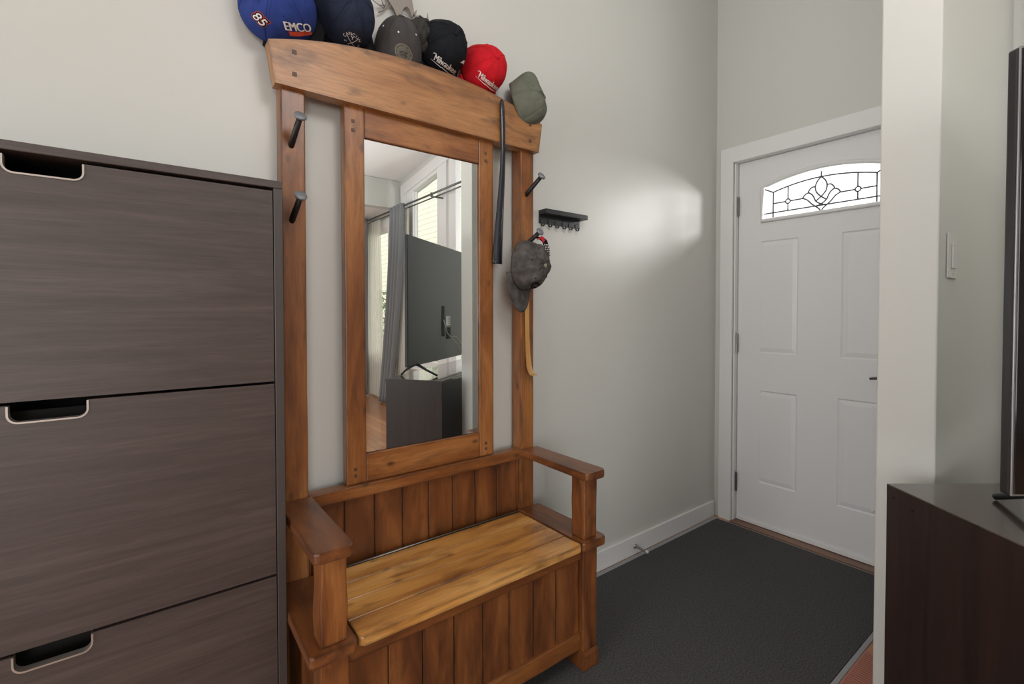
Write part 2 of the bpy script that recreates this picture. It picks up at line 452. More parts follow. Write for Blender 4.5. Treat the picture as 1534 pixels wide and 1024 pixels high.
# ---------------------------------------------------------------- baseboards and door trim
structure(box('baseboard_back', M['white'], X0, XW - .018, 1.486, 1.5, 0, 0.092, .003))
structure(box('baseboard_partition', M['white'], 1.60, XW - .02, 0.425, 0.437, 0, 0.092, .003))
structure(box('baseboard_living', M['white'], 1.60, XW - .02, 0.288, 0.30, 0, 0.092, .003))
bm = bmesh.new()
bm_box(bm, 2.645, 2.66, 1.395, 1.468, 0, 2.134, .002, 1)
bm_box(bm, 2.645, 2.66, 0.47, 0.541, 0, 2.134, .002, 1)
bm_box(bm, 2.645, 2.66, 0.541, 1.395, 2.046, 2.134, .002, 1)
bm_box(bm, 2.66, 2.80, 1.384, 1.394, 0, 2.05); bm_box(bm, 2.66, 2.80, .545, .552, 0, 2.05); bm_box(bm, 2.66, 2.80, .545, 1.394, 2.044, 2.052)
structure(link('trim_1', bm, M['white']))
structure(box('trim_2', wood('threshold_oak', 1, ((92, 60, 42), (120, 82, 58), (140, 98, 70)), blotch=0), 2.625, 2.80, 0.55, 1.39, 0.0, 0.010, .002))

# front door
XD = 2.69
door = bpy.data.objects.new('door_1', None); COL.objects.link(door); door.location = (XD, 0.968, 0.012); OFF[door.name] = Vector(door.location); door['kind'] = 'structure'
ys = [0.556, 0.675, 0.685, 0.885, 1.055, 1.251, 1.265, 1.380]
ys = [0.556, 0.671, 0.685, 0.881, 1.055, 1.251, 1.265, 1.380]
zs = [0.014, 0.245, 0.778, 0.965, 1.60, 1.70, 1.96, 2.042]
bm = bmesh.new()
gv = {}
for i, y in enumerate(ys):
    for j, z in enumerate(zs): gv[i, j] = bm.verts.new((XD, y, z))
pan = []
def arch(y):
    t = (y - 0.968) / 0.283
    return 1.930 - 0.048 * t * t
for i in range(7):
    for j in range(7):
        if j == 5 and 2 <= i <= 4: continue
        f = bm.faces.new((gv[i, j], gv[i + 1, j], gv[i + 1, j + 1], gv[i, j + 1]))
        if j in (1, 3): 
            if i in (1, 2): pan.append((j, 0, f))
            if i in (4, 5): pan.append((j, 1, f))
# filler above the fan light
top = [gv[2, 6], gv[3, 6], gv[4, 6], gv[5, 6]]
na = 17
av = [bm.verts.new((XD, 0.685 + (1.251 - 0.685) * k / (na - 1), arch(0.685 + (1.251 - 0.685) * k / (na - 1)))) for k in range(na)]
bm.faces.new(av + list(reversed(top)))
groups = {}
for j, s, f in pan: groups.setdefault((j, s), []).append(f)
for g in groups.values():
    r = bmesh.ops.inset_region(bm, faces=g, thickness=0.010, depth=0.0, use_even_offset=True)
    r = bmesh.ops.inset_region(bm, faces=g, thickness=0.007, depth=0.0, use_even_offset=True)
    vs_ = {v for f in g for v in f.verts}
    for v in vs_: v.co.x += 0.005
    r = bmesh.ops.inset_region(bm, faces=g, thickness=0.022, depth=0.0, use_even_offset=True)
    vs_ = {v for f in g for v in f.verts}
    for v in vs_: v.co.x -= 0.0042
o = link('door_slab', bm, M['door'], door)
for p in o.data.polygons:
    pass
md = o.modifiers.new('s', 'SOLIDIFY'); md.thickness = 0.04; md.offset = -1.0
# orient so thickness grows outwards
if sum(p.normal.x * p.area for p in o.data.polygons) > 0: o.data.flip_normals()
# moulding round the fan light
out = [(XD - .004, 0.685, 1.70), (XD - .004, 1.251, 1.70)] + [(XD - .004, 1.251 - (1.251 - .685) * k / 20, arch(1.251 - (1.251 - .685) * k / 20)) for k in range(21)]
tube('glass_moulding', M['door'], out, 0.011, door, 8, closed=True)
inn = lambda y: arch(y) - 0.022
bm = bmesh.new()
pts = [(XD + .012, 0.69, 1.70), (XD + .012, 1.246, 1.70)] + [(XD + .012, 1.246 - .556 * k / 20, arch(1.246 - .556 * k / 20) - .001) for k in range(21)]
bm_prism(bm, pts, (.006, 0, 0))
link('fan_light_glass', bm, M['fan'], door)
bm = bmesh.new()
xc = XD + .010
def came(pl, r=.0036): bm_tube(bm, [(xc, y, z) for y, z in pl], r, 6)
def sm(pl, k=6):
    """Catmull-Rom through 2-D points"""
    out = []
    P = [pl[0]] + list(pl) + [pl[-1]]
    for i in range(1, len(P) - 2):
        for t in range(k):
            t = t / k; a, b, c, d = P[i - 1], P[i], P[i + 1], P[i + 2]
            out.append(tuple(0.5 * (2 * b[q] + (c[q] - a[q]) * t + (2 * a[q] - 5 * b[q] + 4 * c[q] - d[q]) * t * t + (3 * b[q] - a[q] - 3 * c[q] + d[q]) * t ** 3) for q in (0, 1)))
    out.append(tuple(pl[-1])); return out
cy = 0.967
def sym(pl): return [pl, [(2 * cy - y, z) for y, z in pl]]
came([(1.197 - .46 * k / 20, 1.881 - .033 * ((1.197 - .46 * k / 20 - cy) / .23) ** 2) for k in range(21)])
came([(1.246, 1.738), (0.69, 1.738)])
for pl in ([(1.198, 1.702), (1.198, 1.847)], [(1.198, 1.848), (1.243, 1.872)], [(1.123, 1.738), (1.123, 1.776)], [(1.123, 1.798), (1.123, 1.863)],
           [(1.198, 1.787), (1.135, 1.787)], [(1.112, 1.787), (1.048, 1.787)]):
    for q in sym(pl): came(q)
came([(cy, 1.881), (cy, 1.908)])
for q in sym([(cy, 1.881), (.984, 1.862), (.993, 1.838), (.990, 1.812), (.980, 1.796), (.966, 1.781), (.943, 1.763)]): came(sm(q))
for q in sym([(.993, 1.836), (1.010, 1.835), (1.022, 1.822), (1.024, 1.812), (1.010, 1.800), (1.0, 1.784), (.99, 1.762), (.966, 1.744), (.945, 1.738)]): came(sm(q))
for q in sym([(1.022, 1.812), (1.038, 1.806), (1.047, 1.796), (1.049, 1.787), (1.030, 1.775), (1.010, 1.752), (.993, 1.737), (.976, 1.722), (cy, 1.706)]): came(sm(q))
for s in (1.1235, 2 * cy - 1.1235): bm_tube(bm, [(xc, s + .0115 * math.cos(2 * PI * k / 20), 1.787 + .0115 * math.sin(2 * PI * k / 20)) for k in range(20)], .0034, 6, closed=True)
link('leaded_came', bm, M['lead'], door, smooth=True)
for zc in (1.80, 1.025, 0.228):
    bm = bmesh.new()
    for k in range(5):
        bm_cyl(bm, (2.680, 1.3795, zc - .052 + k * .0208), (2.680, 1.3795, zc - .052 + k * .0208 + .0198), .0062, n=12)
    bm_cyl(bm, (2.680, 1.3795, zc - .055), (2.680, 1.3795, zc + .055), .004, n=8)
    link('hinge', bm, M['hinge'], door, smooth=False)
bm = bmesh.new()
bm_cyl(bm, (2.69, .618, .90), (2.675, .618, .90), .027, n=24); bm_cyl(bm, (2.676, .618, .90), (2.635, .618, .90), .010)
bm_tube(bm, [(2.640, .612, .90), (2.638, .66, .903), (2.640, .70, .900), (2.643, .737, .893)], [.009, .008, .007, .006], 10)
link('door_handle', bm, M['hinge'], door, smooth=True)
box('door_sweep', M['white'], 2.682, 2.69, .558, 1.378, .013, .035, .002, door)

# ---------------------------------------------------------------- hall tree
ht = thing('hall_tree', 'brown pine hall tree with mirror, coat pegs and lift-lid bench against the wall', 'hall tree', (0.751, 1.29, 0.006))
CX = 0.751
def both(f):
    f(0); f(1)
def mx(x0, x1, s):
    return (x0, x1) if s == 0 else (2 * CX - x1, 2 * CX - x0)

def wavy_box(bm, x0, x1, y0, y1, z0, z1, bev, amp=0.0012, cuts=14, axis=2, seed=0):
    """box with softly uneven, hand-worn edges"""
    t = bmesh.new(); bmesh.ops.create_cube(t, size=1.0)
    S = (x1 - x0, y1 - y0, z1 - z0); C_ = ((x0 + x1) / 2, (y0 + y1) / 2, (z0 + z1) / 2)
    for v in t.verts: v.co = V(*[C_[q] + v.co[q] * S[q] for q in range(3)])
    bmesh.ops.bevel(t, geom=list(t.edges), offset=bev, segments=2, profile=0.5, affect='EDGES')
    le = [e for e in t.edges if abs((e.verts[0].co - e.verts[1].co)[axis]) > S[axis] * 0.6]
    bmesh.ops.subdivide_edges(t, edges=le, cuts=cuts, use_grid_fill=True)
    for v in t.verts:
        n_ = noise.noise_vector(V(v.co.x * 14 + seed, v.co.y * 14, v.co.z * 14))
        for q in range(3):
            if q != axis: v.co[q] += n_[q] * amp
    me = bpy.data.meshes.new('tmp'); t.to_mesh(me); t.free(); bm.from_mesh(me); bpy.data.meshes.remove(me)
    return bm
def wbox(name, mat, x0, x1, y0, y1, z0, z1, bev, parent, amp=.0012, axis=2, cuts=14):
    return link(name, wavy_box(bmesh.new(), x0, x1, y0, y1, z0, z1, bev, amp, cuts, axis, random.random() * 50), mat, parent)

Z0 = 0.006
for s in (0, 1):
    a, b = mx(0.298, 0.362, s)
    wbox('post', M['wz'], a, b, 1.432, 1.487, Z0, 1.832, .004, ht, .0010)
# crown rail: arched board with raked ends
def crown_top(x):
    t = (x - CX) / 0.48
    return 2.003 - 0.060 * t * t - 0.012 * abs(t) ** 4
pts = []
K = 28
yf, yb = 1.414, 1.458
bm = bmesh.new()
fr = []
for k in range(K + 1):
    u = k / K
    xt = 0.266 + (1.232 - 0.266) * u; xb_ = 0.283 + (1.215 - 0.283) * u
    zt = crown_top(xt); zb = 1.819 + 0.0 * u
    row = []
    for j in range(7):
        q = j / 6
        row.append(V(xb_ + (xt - xb_) * q, 0, zb + (zt - zb) * q))
    fr.append(row)
A = [[bm.verts.new((p.x, yf, p.z)) for p in r] for r in fr]
B = [[bm.verts.new((p.x, yb, p.z)) for p in r] for r in fr]
for k in range(K):
    for j in range(6):
        bm.faces.new((A[k][j], A[k + 1][j], A[k + 1][j + 1], A[k][j + 1])); bm.faces.new((B[k][j], B[k][j + 1], B[k + 1][j + 1], B[k + 1][j]))
    bm.faces.new((A[k][0], B[k][0], B[k + 1][0], A[k + 1][0])); bm.faces.new((A[k][6], A[k + 1][6], B[k + 1][6], B[k][6]))
for j in range(6):
    bm.faces.new((A[0][j], A[0][j + 1], B[0][j + 1], B[0][j])); bm.faces.new((A[K][j], B[K][j], B[K][j + 1], A[K][j + 1]))
ed = [e for e in bm.edges if len(e.link_faces) == 2 and e.calc_face_angle(0) > 0.6]
bmesh.ops.bevel(bm, geom=ed, offset=.007, segments=3, profile=0.5, affect='EDGES')
crown = link('crown_rail', bm, M['crown'], ht)
for s in (0, 1):
    for z in (1.915, 1.855):
        a, b = mx(0.325, 0.337, s)
        box('plug', M['plug'], a, b, 1.4128, 1.42, z - .006, z + .006, .001, crown)
# mirror frame
FY = 1.436
def stile(x0, x1, zt):
    o = wbox('frame_stile', M['wz'], x0, x1, FY, 1.470, 0.676, 1.825, .003, ht, .0009)
    xm = (x0 + x1) / 2 - .004
    for z in (1.775, 1.748, .722, .702):
        box('plug', M['plug'], xm - .005, xm + .005, FY - .0015, FY + .004, z - .005, z + .005, .001, o)
stile(0.472, 0.534, 0); stile(0.953, 1.015, 0)
wbox('frame_rail', M['wx'], 0.534, 0.953, FY + .001, 1.470, 1.733, 1.825, .003, ht, .0006, 0)
wbox('frame_rail', M['wx'], 0.534, 0.953, FY + .001, 1.470, 0.676, 0.764, .003, ht, .0006, 0)
mg = box('mirror_glass', M['mirror'], 0.536, 0.951, 1.4445, 1.4485, 0.766, 1.731, 0, ht)
# backing of the glass edge
box('mirror_backing', M['plug'], 0.530, 0.957, 1.4486, 1.462, 0.760, 1.737, 0, ht)
# pegs
def peg(x0, z0, x1, y1, z1):
    a = V(x0, 1.434, z0); b = V(x1, y1, z1); d = (b - a).normalized()
    o = tube('peg', M['pegm'], [a - d * .006, a + d * .01, b - d * .006], [.0085, .0085, .0078], ht, 12)
    bm = bmesh.new()
    bm_tube(bm, [b - d * .006, b - d * .003, b + d * .001, b + d * .004, b + d * .0058], [.0085, .0150, .0165, .0150, .009], 20)
    link('peg_head', bm, M['peghead'], o, smooth=True)
peg(.325, 1.665, .331, 1.357, 1.722); peg(.325, 1.457, .330, 1.357, 1.511)
peg(1.168, 1.654, 1.180, 1.357, 1.710); peg(1.160, 1.455, 1.172, 1.357, 1.502)
# bench back
wbox('back_rail', M['wx'], 0.362, 1.140, 1.425, 1.468, 0.636, 0.675, .003, ht, .0006, 0)
GX = [CX + .0945 * k for k in range(-4, 5)]
def boards(name, x0, x1, y, z0, z1, mat, th=.012):
    """tongue-and-groove boards: grooves between, as one panel"""
    bm = bmesh.new()
    xs = [x0] + [g for g in GX if x0 + .01 < g < x1 - .01] + [x1]
    for a, b in zip(xs, xs[1:]):
        bm_box(bm, a + .0010, b - .0010, y, y + th, z0, z1, .0022, 1)
    bm_box(bm, x0, x1, y + th * .6, y + th + .004, z0, z1)
    return link(name, bm, mat, ht)
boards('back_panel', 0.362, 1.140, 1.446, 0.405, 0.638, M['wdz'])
# arms, arm posts, ledges, legs
def rounded_board(bm, x0, x1, y0, y1, z0, z1, r, bev):
    """board with rounded plan corners at the front (low y)"""
    pts = []
    for cxx, cyy, a0 in ((x0 + r, y0 + r, PI), (x1 - r, y0 + r, 1.5 * PI)):
        for k in range(6): 
            a = a0 + k / 5 * PI / 2
            pts.append((cxx + r * math.cos(a), cyy + r * math.sin(a), z0))
    pts += [(x1, y1, z0), (x0, y1, z0)]
    bm_prism(bm, pts, (0, 0, z1 - z0))
    ed = [e for e in bm.edges if abs(e.verts[0].co.z - e.verts[1].co.z) < 1e-6]
    bmesh.ops.bevel(bm, geom=ed, offset=bev, segments=3, profile=0.5, affect='EDGES')
    return bm
for s in (0, 1):
    a, b = mx(0.281, 0.370, s)
    link('armrest', rounded_board(bmesh.new(), a, b, 1.074, 1.4315, 0.647, 0.673, .012, .005), M['wdy'], ht)
    a, b = mx(0.272, 0.379, s)
    link('side_ledge', rounded_board(bmesh.new(), a, b, 1.080, 1.4315, 0.415, 0.443, .010, .005), M['wdy'], ht)
    a, b = mx(0.300, 0.360, s)
    wbox('armrest_post', M['wz'] if s == 0 else M['wdz'], a, b, 1.097, 1.158, 0.443, 0.647, .004, ht, .0028, 2, 16)  # right post takes the darker tone: its shade put into the colour
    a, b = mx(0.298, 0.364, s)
    lg = wbox('leg', M['wz'] if s == 0 else M['wdz'], a, b, 1.097, 1.160, 0.066, 0.415, .004, ht, .0016, 2, 16)  # right leg likewise coloured darker to carry its shade
    a2, b2 = mx(0.294, 0.368, s)
    bm = bmesh.new()
    wavy_box(bm, a2, b2, 1.091, 1.164, Z0, 0.052, .003, .001, 4, 2, s)
    bm_prism(bm, [(a2, 1.091, .052), (b2, 1.091, .052), (b2, 1.164, .052), (a2, 1.164, .052)], (0, 0, .002))
    for v in bm.verts: pass
    t0 = [(a2, 1.091), (b2, 1.091), (b2, 1.164), (a2, 1.164)]; t1 = [(a, 1.097), (b, 1.097), (b, 1.160), (a, 1.160)]
    lo = [bm.verts.new((p[0], p[1], .054)) for p in t0]; hi = [bm.verts.new((p[0], p[1], .068)) for p in t1]
    for k in range(4): bm.faces.new((lo[k], lo[(k + 1) % 4], hi[(k + 1) % 4], hi[k]))
    link('foot', bm, M['wdz'], lg)
    # bench side panel and its bottom rail
    a, b = mx(0.306, 0.322, s)
    sp = box('side_panel', M['wdz'], a, b, 1.160, 1.432, 0.085, 0.415, .002, ht)
    a, b = mx(0.302, 0.330, s)
    box('rail', M['wdy'], a, b, 1.160, 1.432, 0.072, 0.128, .003, sp)
# lift-lid of four planks with a rounded front edge
bm = bmesh.new()
ly = [1.083, 1.165, 1.248, 1.332, 1.414]
for k in range(4):
    t = bmesh.new()
    if k == 0: rounded_board(t, 0.384, 1.118, ly[0], ly[1] - .0006, 0.4195, 0.4415, .010, .0045)
    else: bm_box(t, 0.384, 1.118, ly[k] + .0006, ly[k + 1] - .0006, 0.4195, 0.4415, .0022, 1)
    me = bpy.data.meshes.new('tmp'); t.to_mesh(me); t.free(); bm.from_mesh(me); bpy.data.meshes.remove(me)
bm_box(bm, .40, 1.10, 1.10, 1.40, .4185, .430)
link('seat_lid', bm, M['seat'], ht)
tube('piano_hinge', M['hinge'], [(0.386, 1.4205, 0.441), (1.116, 1.4205, 0.441)], .004, ht, 8)
# front of the chest
wbox('front_rail', M['wx'], 0.364, 1.138, 1.106, 1.128, 0.378, 0.4185, .003, ht, .0006, 0)
wbox('front_rail', M['wx'], 0.364, 1.138, 1.106, 1.128, 0.076, 0.131, .004, ht, .0006, 0)
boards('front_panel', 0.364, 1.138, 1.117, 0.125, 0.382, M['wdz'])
box('chest_floor', M['wdx'], 0.322, 1.180, 1.13, 1.445, 0.085, 0.097, 0, ht)
box('chest_back', M['wdx'], 0.362, 1.140, 1.455, 1.47, 0.085, 0.405, 0, ht)

# ---------------------------------------------------------------- shoe cabinet
CYF = 1.285
sc = thing('shoe_cabinet', 'tall black-brown shoe cabinet with three tip-out doors left of the hall tree', 'cabinet', (-0.155, 1.39, 0.0))
XL, XR = -0.580, 0.270
box('side_panel', M['bbs'], 0.250, XR, CYF, 1.4855, 0.0, 1.505, .0012, sc, 1)
box('side_panel', M['bbs'], XL, XL + .02, CYF, 1.4855, 0.0, 1.505, .0012, sc, 1)
box('top_panel', M['bb'], XL, XR, CYF - .001, 1.4855, 1.505, 1.523, .0012, sc, 1)
box('back_panel', M['cavity'], XL + .02, .25, 1.475, 1.4855, 0.0, 1.505, 0, sc)
box('plinth', M['bbs'], XL + .02, .25, CYF + .01, CYF + .03, 0.0, 0.07, 0, sc)
doors = [(1.031, 1.4975), (0.552, 1.0245), (0.075, 0.5455)]
HX0, HX1 = -0.2125, -0.0965
for z0, z1 in doors:
    hd, r = 0.035, 0.017
    pts = [(-.5585, z0), (.2475, z0), (.2475, z1), (HX1, z1)]
    n1 = [(HX1 - r + r * math.cos(-k / 6 * PI / 2), z1 - hd + r + r * math.sin(-k / 6 * PI / 2)) for k in range(7)]
    n2 = [(HX0 + r + r * math.cos(-PI / 2 - k / 6 * PI / 2), z1 - hd + r + r * math.sin(-PI / 2 - k / 6 * PI / 2)) for k in range(7)]
    pts += n1 + n2 + [(HX0, z1), (-.5585, z1)]
    d = prism('door', M['bb'], [(x, CYF + .001, z) for x, z in pts], (0, .016, 0), sc)
    # handle: bent strip lining the notch
    path = [(HX1, z1 - .001)] + n1 + n2 + [(HX0, z1 - .001)]
    bm = bmesh.new()
    c = V((HX0 + HX1) / 2, 0, z1)
    outer = []; inner = []
    for i, (x, z) in enumerate(path):
        p0 = path[max(i - 1, 0)]; p1 = path[min(i + 1, len(path) - 1)]
        t = V(p1[0] - p0[0], 0, p1[1] - p0[1]).normalized(); nn = V(t.z, 0, -t.x)
        if nn.dot(V(c.x - x, 0, c.z - .01 - z)) < 0: nn = -nn
        outer.append(V(x, 0, z) - nn * .0006); inner.append(V(x, 0, z) + nn * .0026)
    ya, ybk = CYF - .0015, CYF + .017
    rings = []
    for o_, i_ in zip(outer, inner):
        rings.append([bm.verts.new((o_.x, ya, o_.z)), bm.verts.new((i_.x, ya, i_.z)), bm.verts.new((i_.x, ybk, i_.z)), bm.verts.new((o_.x, ybk, o_.z))])
    for a, b in zip(rings, rings[1:]):
        for k in range(4): bm.faces.new((a[k], a[(k + 1) % 4], b[(k + 1) % 4], b[k]))
    bm.faces.new(rings[0]); bm.faces.new(list(reversed(rings[-1])))
    link('handle', bm, M['nickel'], d)
    box('shoe_tray', M['cavity'], -.55, .24, CYF + .06, CYF + .066, z0 + .02, z1 - .02, 0, d)

# ---------------------------------------------------------------- caps
def cloth(name, rgb, rough=0.85, var=0.12):
    return plain(name, rgb, rough, spec=0.2, bump=0.25, bscale=900, var=var, vscale=35)
C_ = dict(blue=cloth('royal_blue_twill', (44, 62, 128)), navy=cloth('navy_twill', (36, 44, 62)), grey=cloth('charcoal_twill', (72, 70, 70)),
          black=cloth('black_twill', (22, 25, 30), var=.2), red=cloth('red_twill', (190, 24, 36)), olive=cloth('olive_twill', (102, 106, 94)),
          dgrey=cloth('dark_grey_mesh', (60, 58, 56)), wash=cloth('washed_grey_denim', (78, 75, 73), var=.45), orange=cloth('orange_thread', (210, 84, 60)),
          patch=plain('embossed_patch', (92, 92, 84), 0.6, var=.3, vscale=120), dark=cloth('black_thread', (16, 16, 20)), wine=cloth('crimson_band', (120, 30, 56)),
          beige=cloth('tan_thread', (150, 140, 120)))

def cap(label, base, U, F, main, billm, a=.082, b=.094, h=.112, seams=(0, 60, 120, 180, 240, 300), L=.068, droop=.018, pitch=0.0, wr=.003, seed=0.0,
        p=.72, button=True, eyelets=True, group='caps hung on the hall tree', eyt=.62, dent=None, eye=None):
    base = Vector(base); U = Vector(U).normalized(); F = Vector(F); F = (F - U * F.dot(U)).normalized(); S = U.cross(F)
    root = thing('baseball_cap', label, 'cap', base, group=group)
    def rim(ph): return F * (b * math.cos(ph)) + S * (a * math.sin(ph))
    def dome(ph, t):
        al = t * PI / 2
        fr = max(0.0, math.cos(ph))
        ring = math.cos(al) ** (p - .14 * fr)
        v = rim(ph) * ring + U * (h * math.sin(al))
        g = 0.0
        for sd in seams:
            dd = (math.degrees(ph) - sd + 180) % 360 - 180
            g += math.exp(-(dd * max(ring, .08) / 2.2) ** 2)
        k = 1 - .016 * g * (1 - t ** 8)
        v = v * k
        nn = noise.noise_vector(V(math.cos(ph) * 2.2 + seed, math.sin(ph) * 2.2 + seed * .7, t * 2.6)) * wr
        nn += noise.noise_vector(V(math.cos(ph) * 6 + seed, math.sin(ph) * 6, t * 5)) * wr * .35
        v += nn * min(1, t * 3)
        if dent:
            for dph, dt, wph, wt, amt in dent:
                dd = (math.degrees(ph) - dph + 180) % 360 - 180
                v -= (v.normalized()) * amt * math.exp(-(dd / wph) ** 2 - ((t - dt) / wt) ** 2)
        return base + v
    NP, NT = 96, 26
    bm = bmesh.new()
    rows = [[bm.verts.new(dome(2 * PI * i / NP, (j / NT) ** .9)) for i in range(NP)] for j in range(NT)]
    top = bm.verts.new(dome(0, 1.0))
    for j in range(NT - 1):
        for i in range(NP): bm.faces.new((rows[j][i], rows[j][(i + 1) % NP], rows[j + 1][(i + 1) % NP], rows[j + 1][i]))
    for i in range(NP): bm.faces.new((rows[-1][i], rows[-1][(i + 1) % NP], top))
    bmesh.ops.recalc_face_normals(bm, faces=bm.faces)
    bvh = BVHTree.FromBMesh(bm)
    o = link('crown', bm, main, root, smooth=True)
    sd = o.modifiers.new('t', 'SOLIDIFY'); sd.thickness = .002; sd.offset = -1
    # raised seam tapes
    bm = bmesh.new()
    for sdg in seams:
        ph = math.radians(sdg)
        for e in (-.035, .035):
            bm_tube(bm, [dome(ph + e / max(.2, math.cos(t / 20 * PI / 2)), t / 20) + (dome(ph, t / 20) - base).normalized() * .0002 for t in range(0, 19)], .0006, 5)
    link('seam_stitching', bm, main, root, smooth=True)
    if button:
        ap = dome(0, 1.0); bm = bmesh.new()
        bm_tube(bm, [ap - U * .002, ap + U * .0005, ap + U * .0025, ap + U * .0045, ap + U * .0054], [.007, .0082, .0078, .0055, .0015], 14)
        link('button', bm, C_['beige'] if button == 2 else main, root, smooth=True)
    if eyelets:
        for e in (30, 90, 150, 210, 270, 330):
            bm = bmesh.new()
            q = dome(math.radians(e), eyt); nn = (q - base - U * .03).normalized()
            bm_tube(bm, [q - nn * .001, q + nn * .0006, q + nn * .0009], [.0032, .0032, .0012], 10)
            link('eyelet', bm, eye or main, root, smooth=True)
    # bill
    bm = bmesh.new(); NS, NR = 24, 8
    grid = []
    for i in range(NS + 1):
        s = -1 + 2 * i / NS; ph = s * math.radians(66)
        r0 = rim(ph); ext = L * max(0.0, math.cos(s * PI / 2)) ** .55
        col = []
        for j in range(NR + 1):
            q = j / NR
            col.append(bm.verts.new(base + r0 + F * ext * q - U * (droop * (s * s) * q + pitch * ext * q) + S * (s * .004 * q)))
        grid.append(col)
    for i in range(NS):
        for j in range(NR): bm.faces.new((grid[i][j], grid[i + 1][j], grid[i + 1][j + 1], grid[i][j + 1]))
    bmesh.ops.remove_doubles(bm, verts=bm.verts, dist=1e-6)
    bo = link('bill', bm, billm, root, smooth=True)
    sd = bo.modifiers.new('t', 'SOLIDIFY'); sd.thickness = .003; sd.offset = 0
    return root, bvh, dome

D_ = (0, 1, 0)
def frame(rot): # upright text plane facing the room, turned by rot degrees in its plane
    r = math.radians(rot); return V(math.cos(r), 0, math.sin(r)), V(-math.sin(r), 0, math.cos(r))
def logo(root, bvh, name, shapes, mat, O, rot, lift=.0016, d=(0.25, .9, .35)):
    bm = bmesh.new(); R, Up = frame(rot)
    for sh in shapes: stamp(bm, sh, bvh, O, R, Up, d, lift)
    return link(name, bm, mat, root)
def shift(sh, dx, dy, rot=0.0):
    c, s = math.cos(rot), math.sin(rot)
    return [V(v.x * c - v.y * s + dx, v.x * s + v.y * c + dy, 0) for v in sh[0]], sh[1]

# royal blue cap at the left end
c1, b1, d1 = cap('royal blue cap with white lettering and outlined racing number at left end', (0.302, 1.464, 2.040), (-.25, -.95, .05), (.7, 0, -.72), C_['blue'], C_['dark'], a=.100, b=.100, h=.118, seed=3.1, dent=[(235, .45, 26, .22, .022), (275, .7, 22, .2, .012)], L=.036)
v1 = (.22, .80, .56)
logo(c1, b1, 'red_band', [ribbon2d([(-.040 + .060 * k / 12, .010 * ((k - 4) / 12) ** 2) for k in range(13)], .013)], C_['orange'], (.348, 1.38, 1.951), 17, .0012, v1)
logo(c1, b1, 'white_lettering', [shift(text_shape('EMCO', .034, 0, 0, .72), e, 0) for e in (-.0009, 0, .0009)], M['wht'], (.331, 1.38, 1.966), 13, .0022, v1)
logo(c1, b1, 'number_outline', [text_shape('85', .040, .15, .0044, .85)], C_['orange'], (.238, 1.38, 1.951), -36, .0010, v1)
logo(c1, b1, 'number_black_outline', [text_shape('85', .040, .15, .0028, .85)], C_['dark'], (.238, 1.38, 1.951), -36, .0016, v1)  # black outline around the white number
logo(c1, b1, 'number', [text_shape('85', .037, .15, .0002, .85)], M['wht'], (.238, 1.38, 1.951), -36, .0022, v1)
# navy cap
c2, b2, d2 = cap('dark navy cap with small white arched travel emblem beside the royal blue cap', (0.478, 1.466, 2.086), (.0, -1, .05), (.42, 0, -.9), C_['navy'], C_['dark'], a=.087, b=.096, h=.115, seed=8.2)
arcs = []
for k, ch in enumerate('CANCUN'):
    an = math.radians(60 - k * 24); arcs.append(shift(text_shape(ch, .0125), -.024 * math.sin(an), .024 * math.cos(an) - .008, an))
arcs += [ribbon2d([(-.016, .010), (-.006, -.006), (.008, -.022)], .0016), ribbon2d([(.018, .008), (.006, -.006), (-.012, -.020)], .0016)]
arcs += [shift(text_shape('M', .009), -.019, -.012), shift(text_shape('X', .009), .019, -.014)]
arcs += [ribbon2d([(-.003, .010), (.001, .006), (.001, -.001)], .0022), ribbon2d([(.006, .010), (.001, .005)], .0022)]
logo(c2, b2, 'white_emblem', arcs, M['wht'], (.478, 1.38, 1.984), -2, .0016, (.29, .80, .52))
# charcoal cap with the round patch
c3, b3, d3 = cap('charcoal cap with round embossed patch beneath the metal wall sculpture', (0.664, 1.483, 2.036), (-.16, -.62, .77), (.12, -.75, -.62), C_['grey'], C_['grey'], a=.078, b=.074, h=.118, seed=1.4, eye=M['wht'], pitch=2.6, L=.016, droop=.004, p=.85, eyt=.5)
v3 = (.36, .80, .48)
logo(c3, b3, 'round_patch', [disc2d(.028)], C_['patch'], (.638, 1.38, 1.997), 0, .0012, v3)
logo(c3, b3, 'patch_border', [disc2d(.0285, 32, .0268), disc2d(.0190, 32, .0182)], C_['beige'], (.638, 1.38, 1.997), 0, .0020, v3)
logo(c3, b3, 'patch_relief', [ribbon2d([(-.013, -.002), (-.004, .005), (.004, .001), (.012, .004)], .003), ribbon2d([(-.011, -.008), (0, -.004), (.011, -.008)], .0025)] +
     [shift(disc2d(.0014, 8), .023 * math.cos(t * .52), .023 * math.sin(t * .52)) for t in range(0, 13)], C_['dgrey'], (.638, 1.38, 1.997), 0, .0022, v3)
# crumpled dark cap squeezed behind
c7, b7, d7 = cap('crumpled dark grey cap squeezed between charcoal cap and black cap', (0.722, 1.472, 2.100), (.15, -.75, .6), (.5, .3, .8), C_['dgrey'], C_['dgrey'], a=.058, b=.060, h=.075, seed=5.5, wr=.012, L=.025, droop=.008, dent=[(10, .5, 30, .2, .02), (70, .6, 20, .2, .015)])
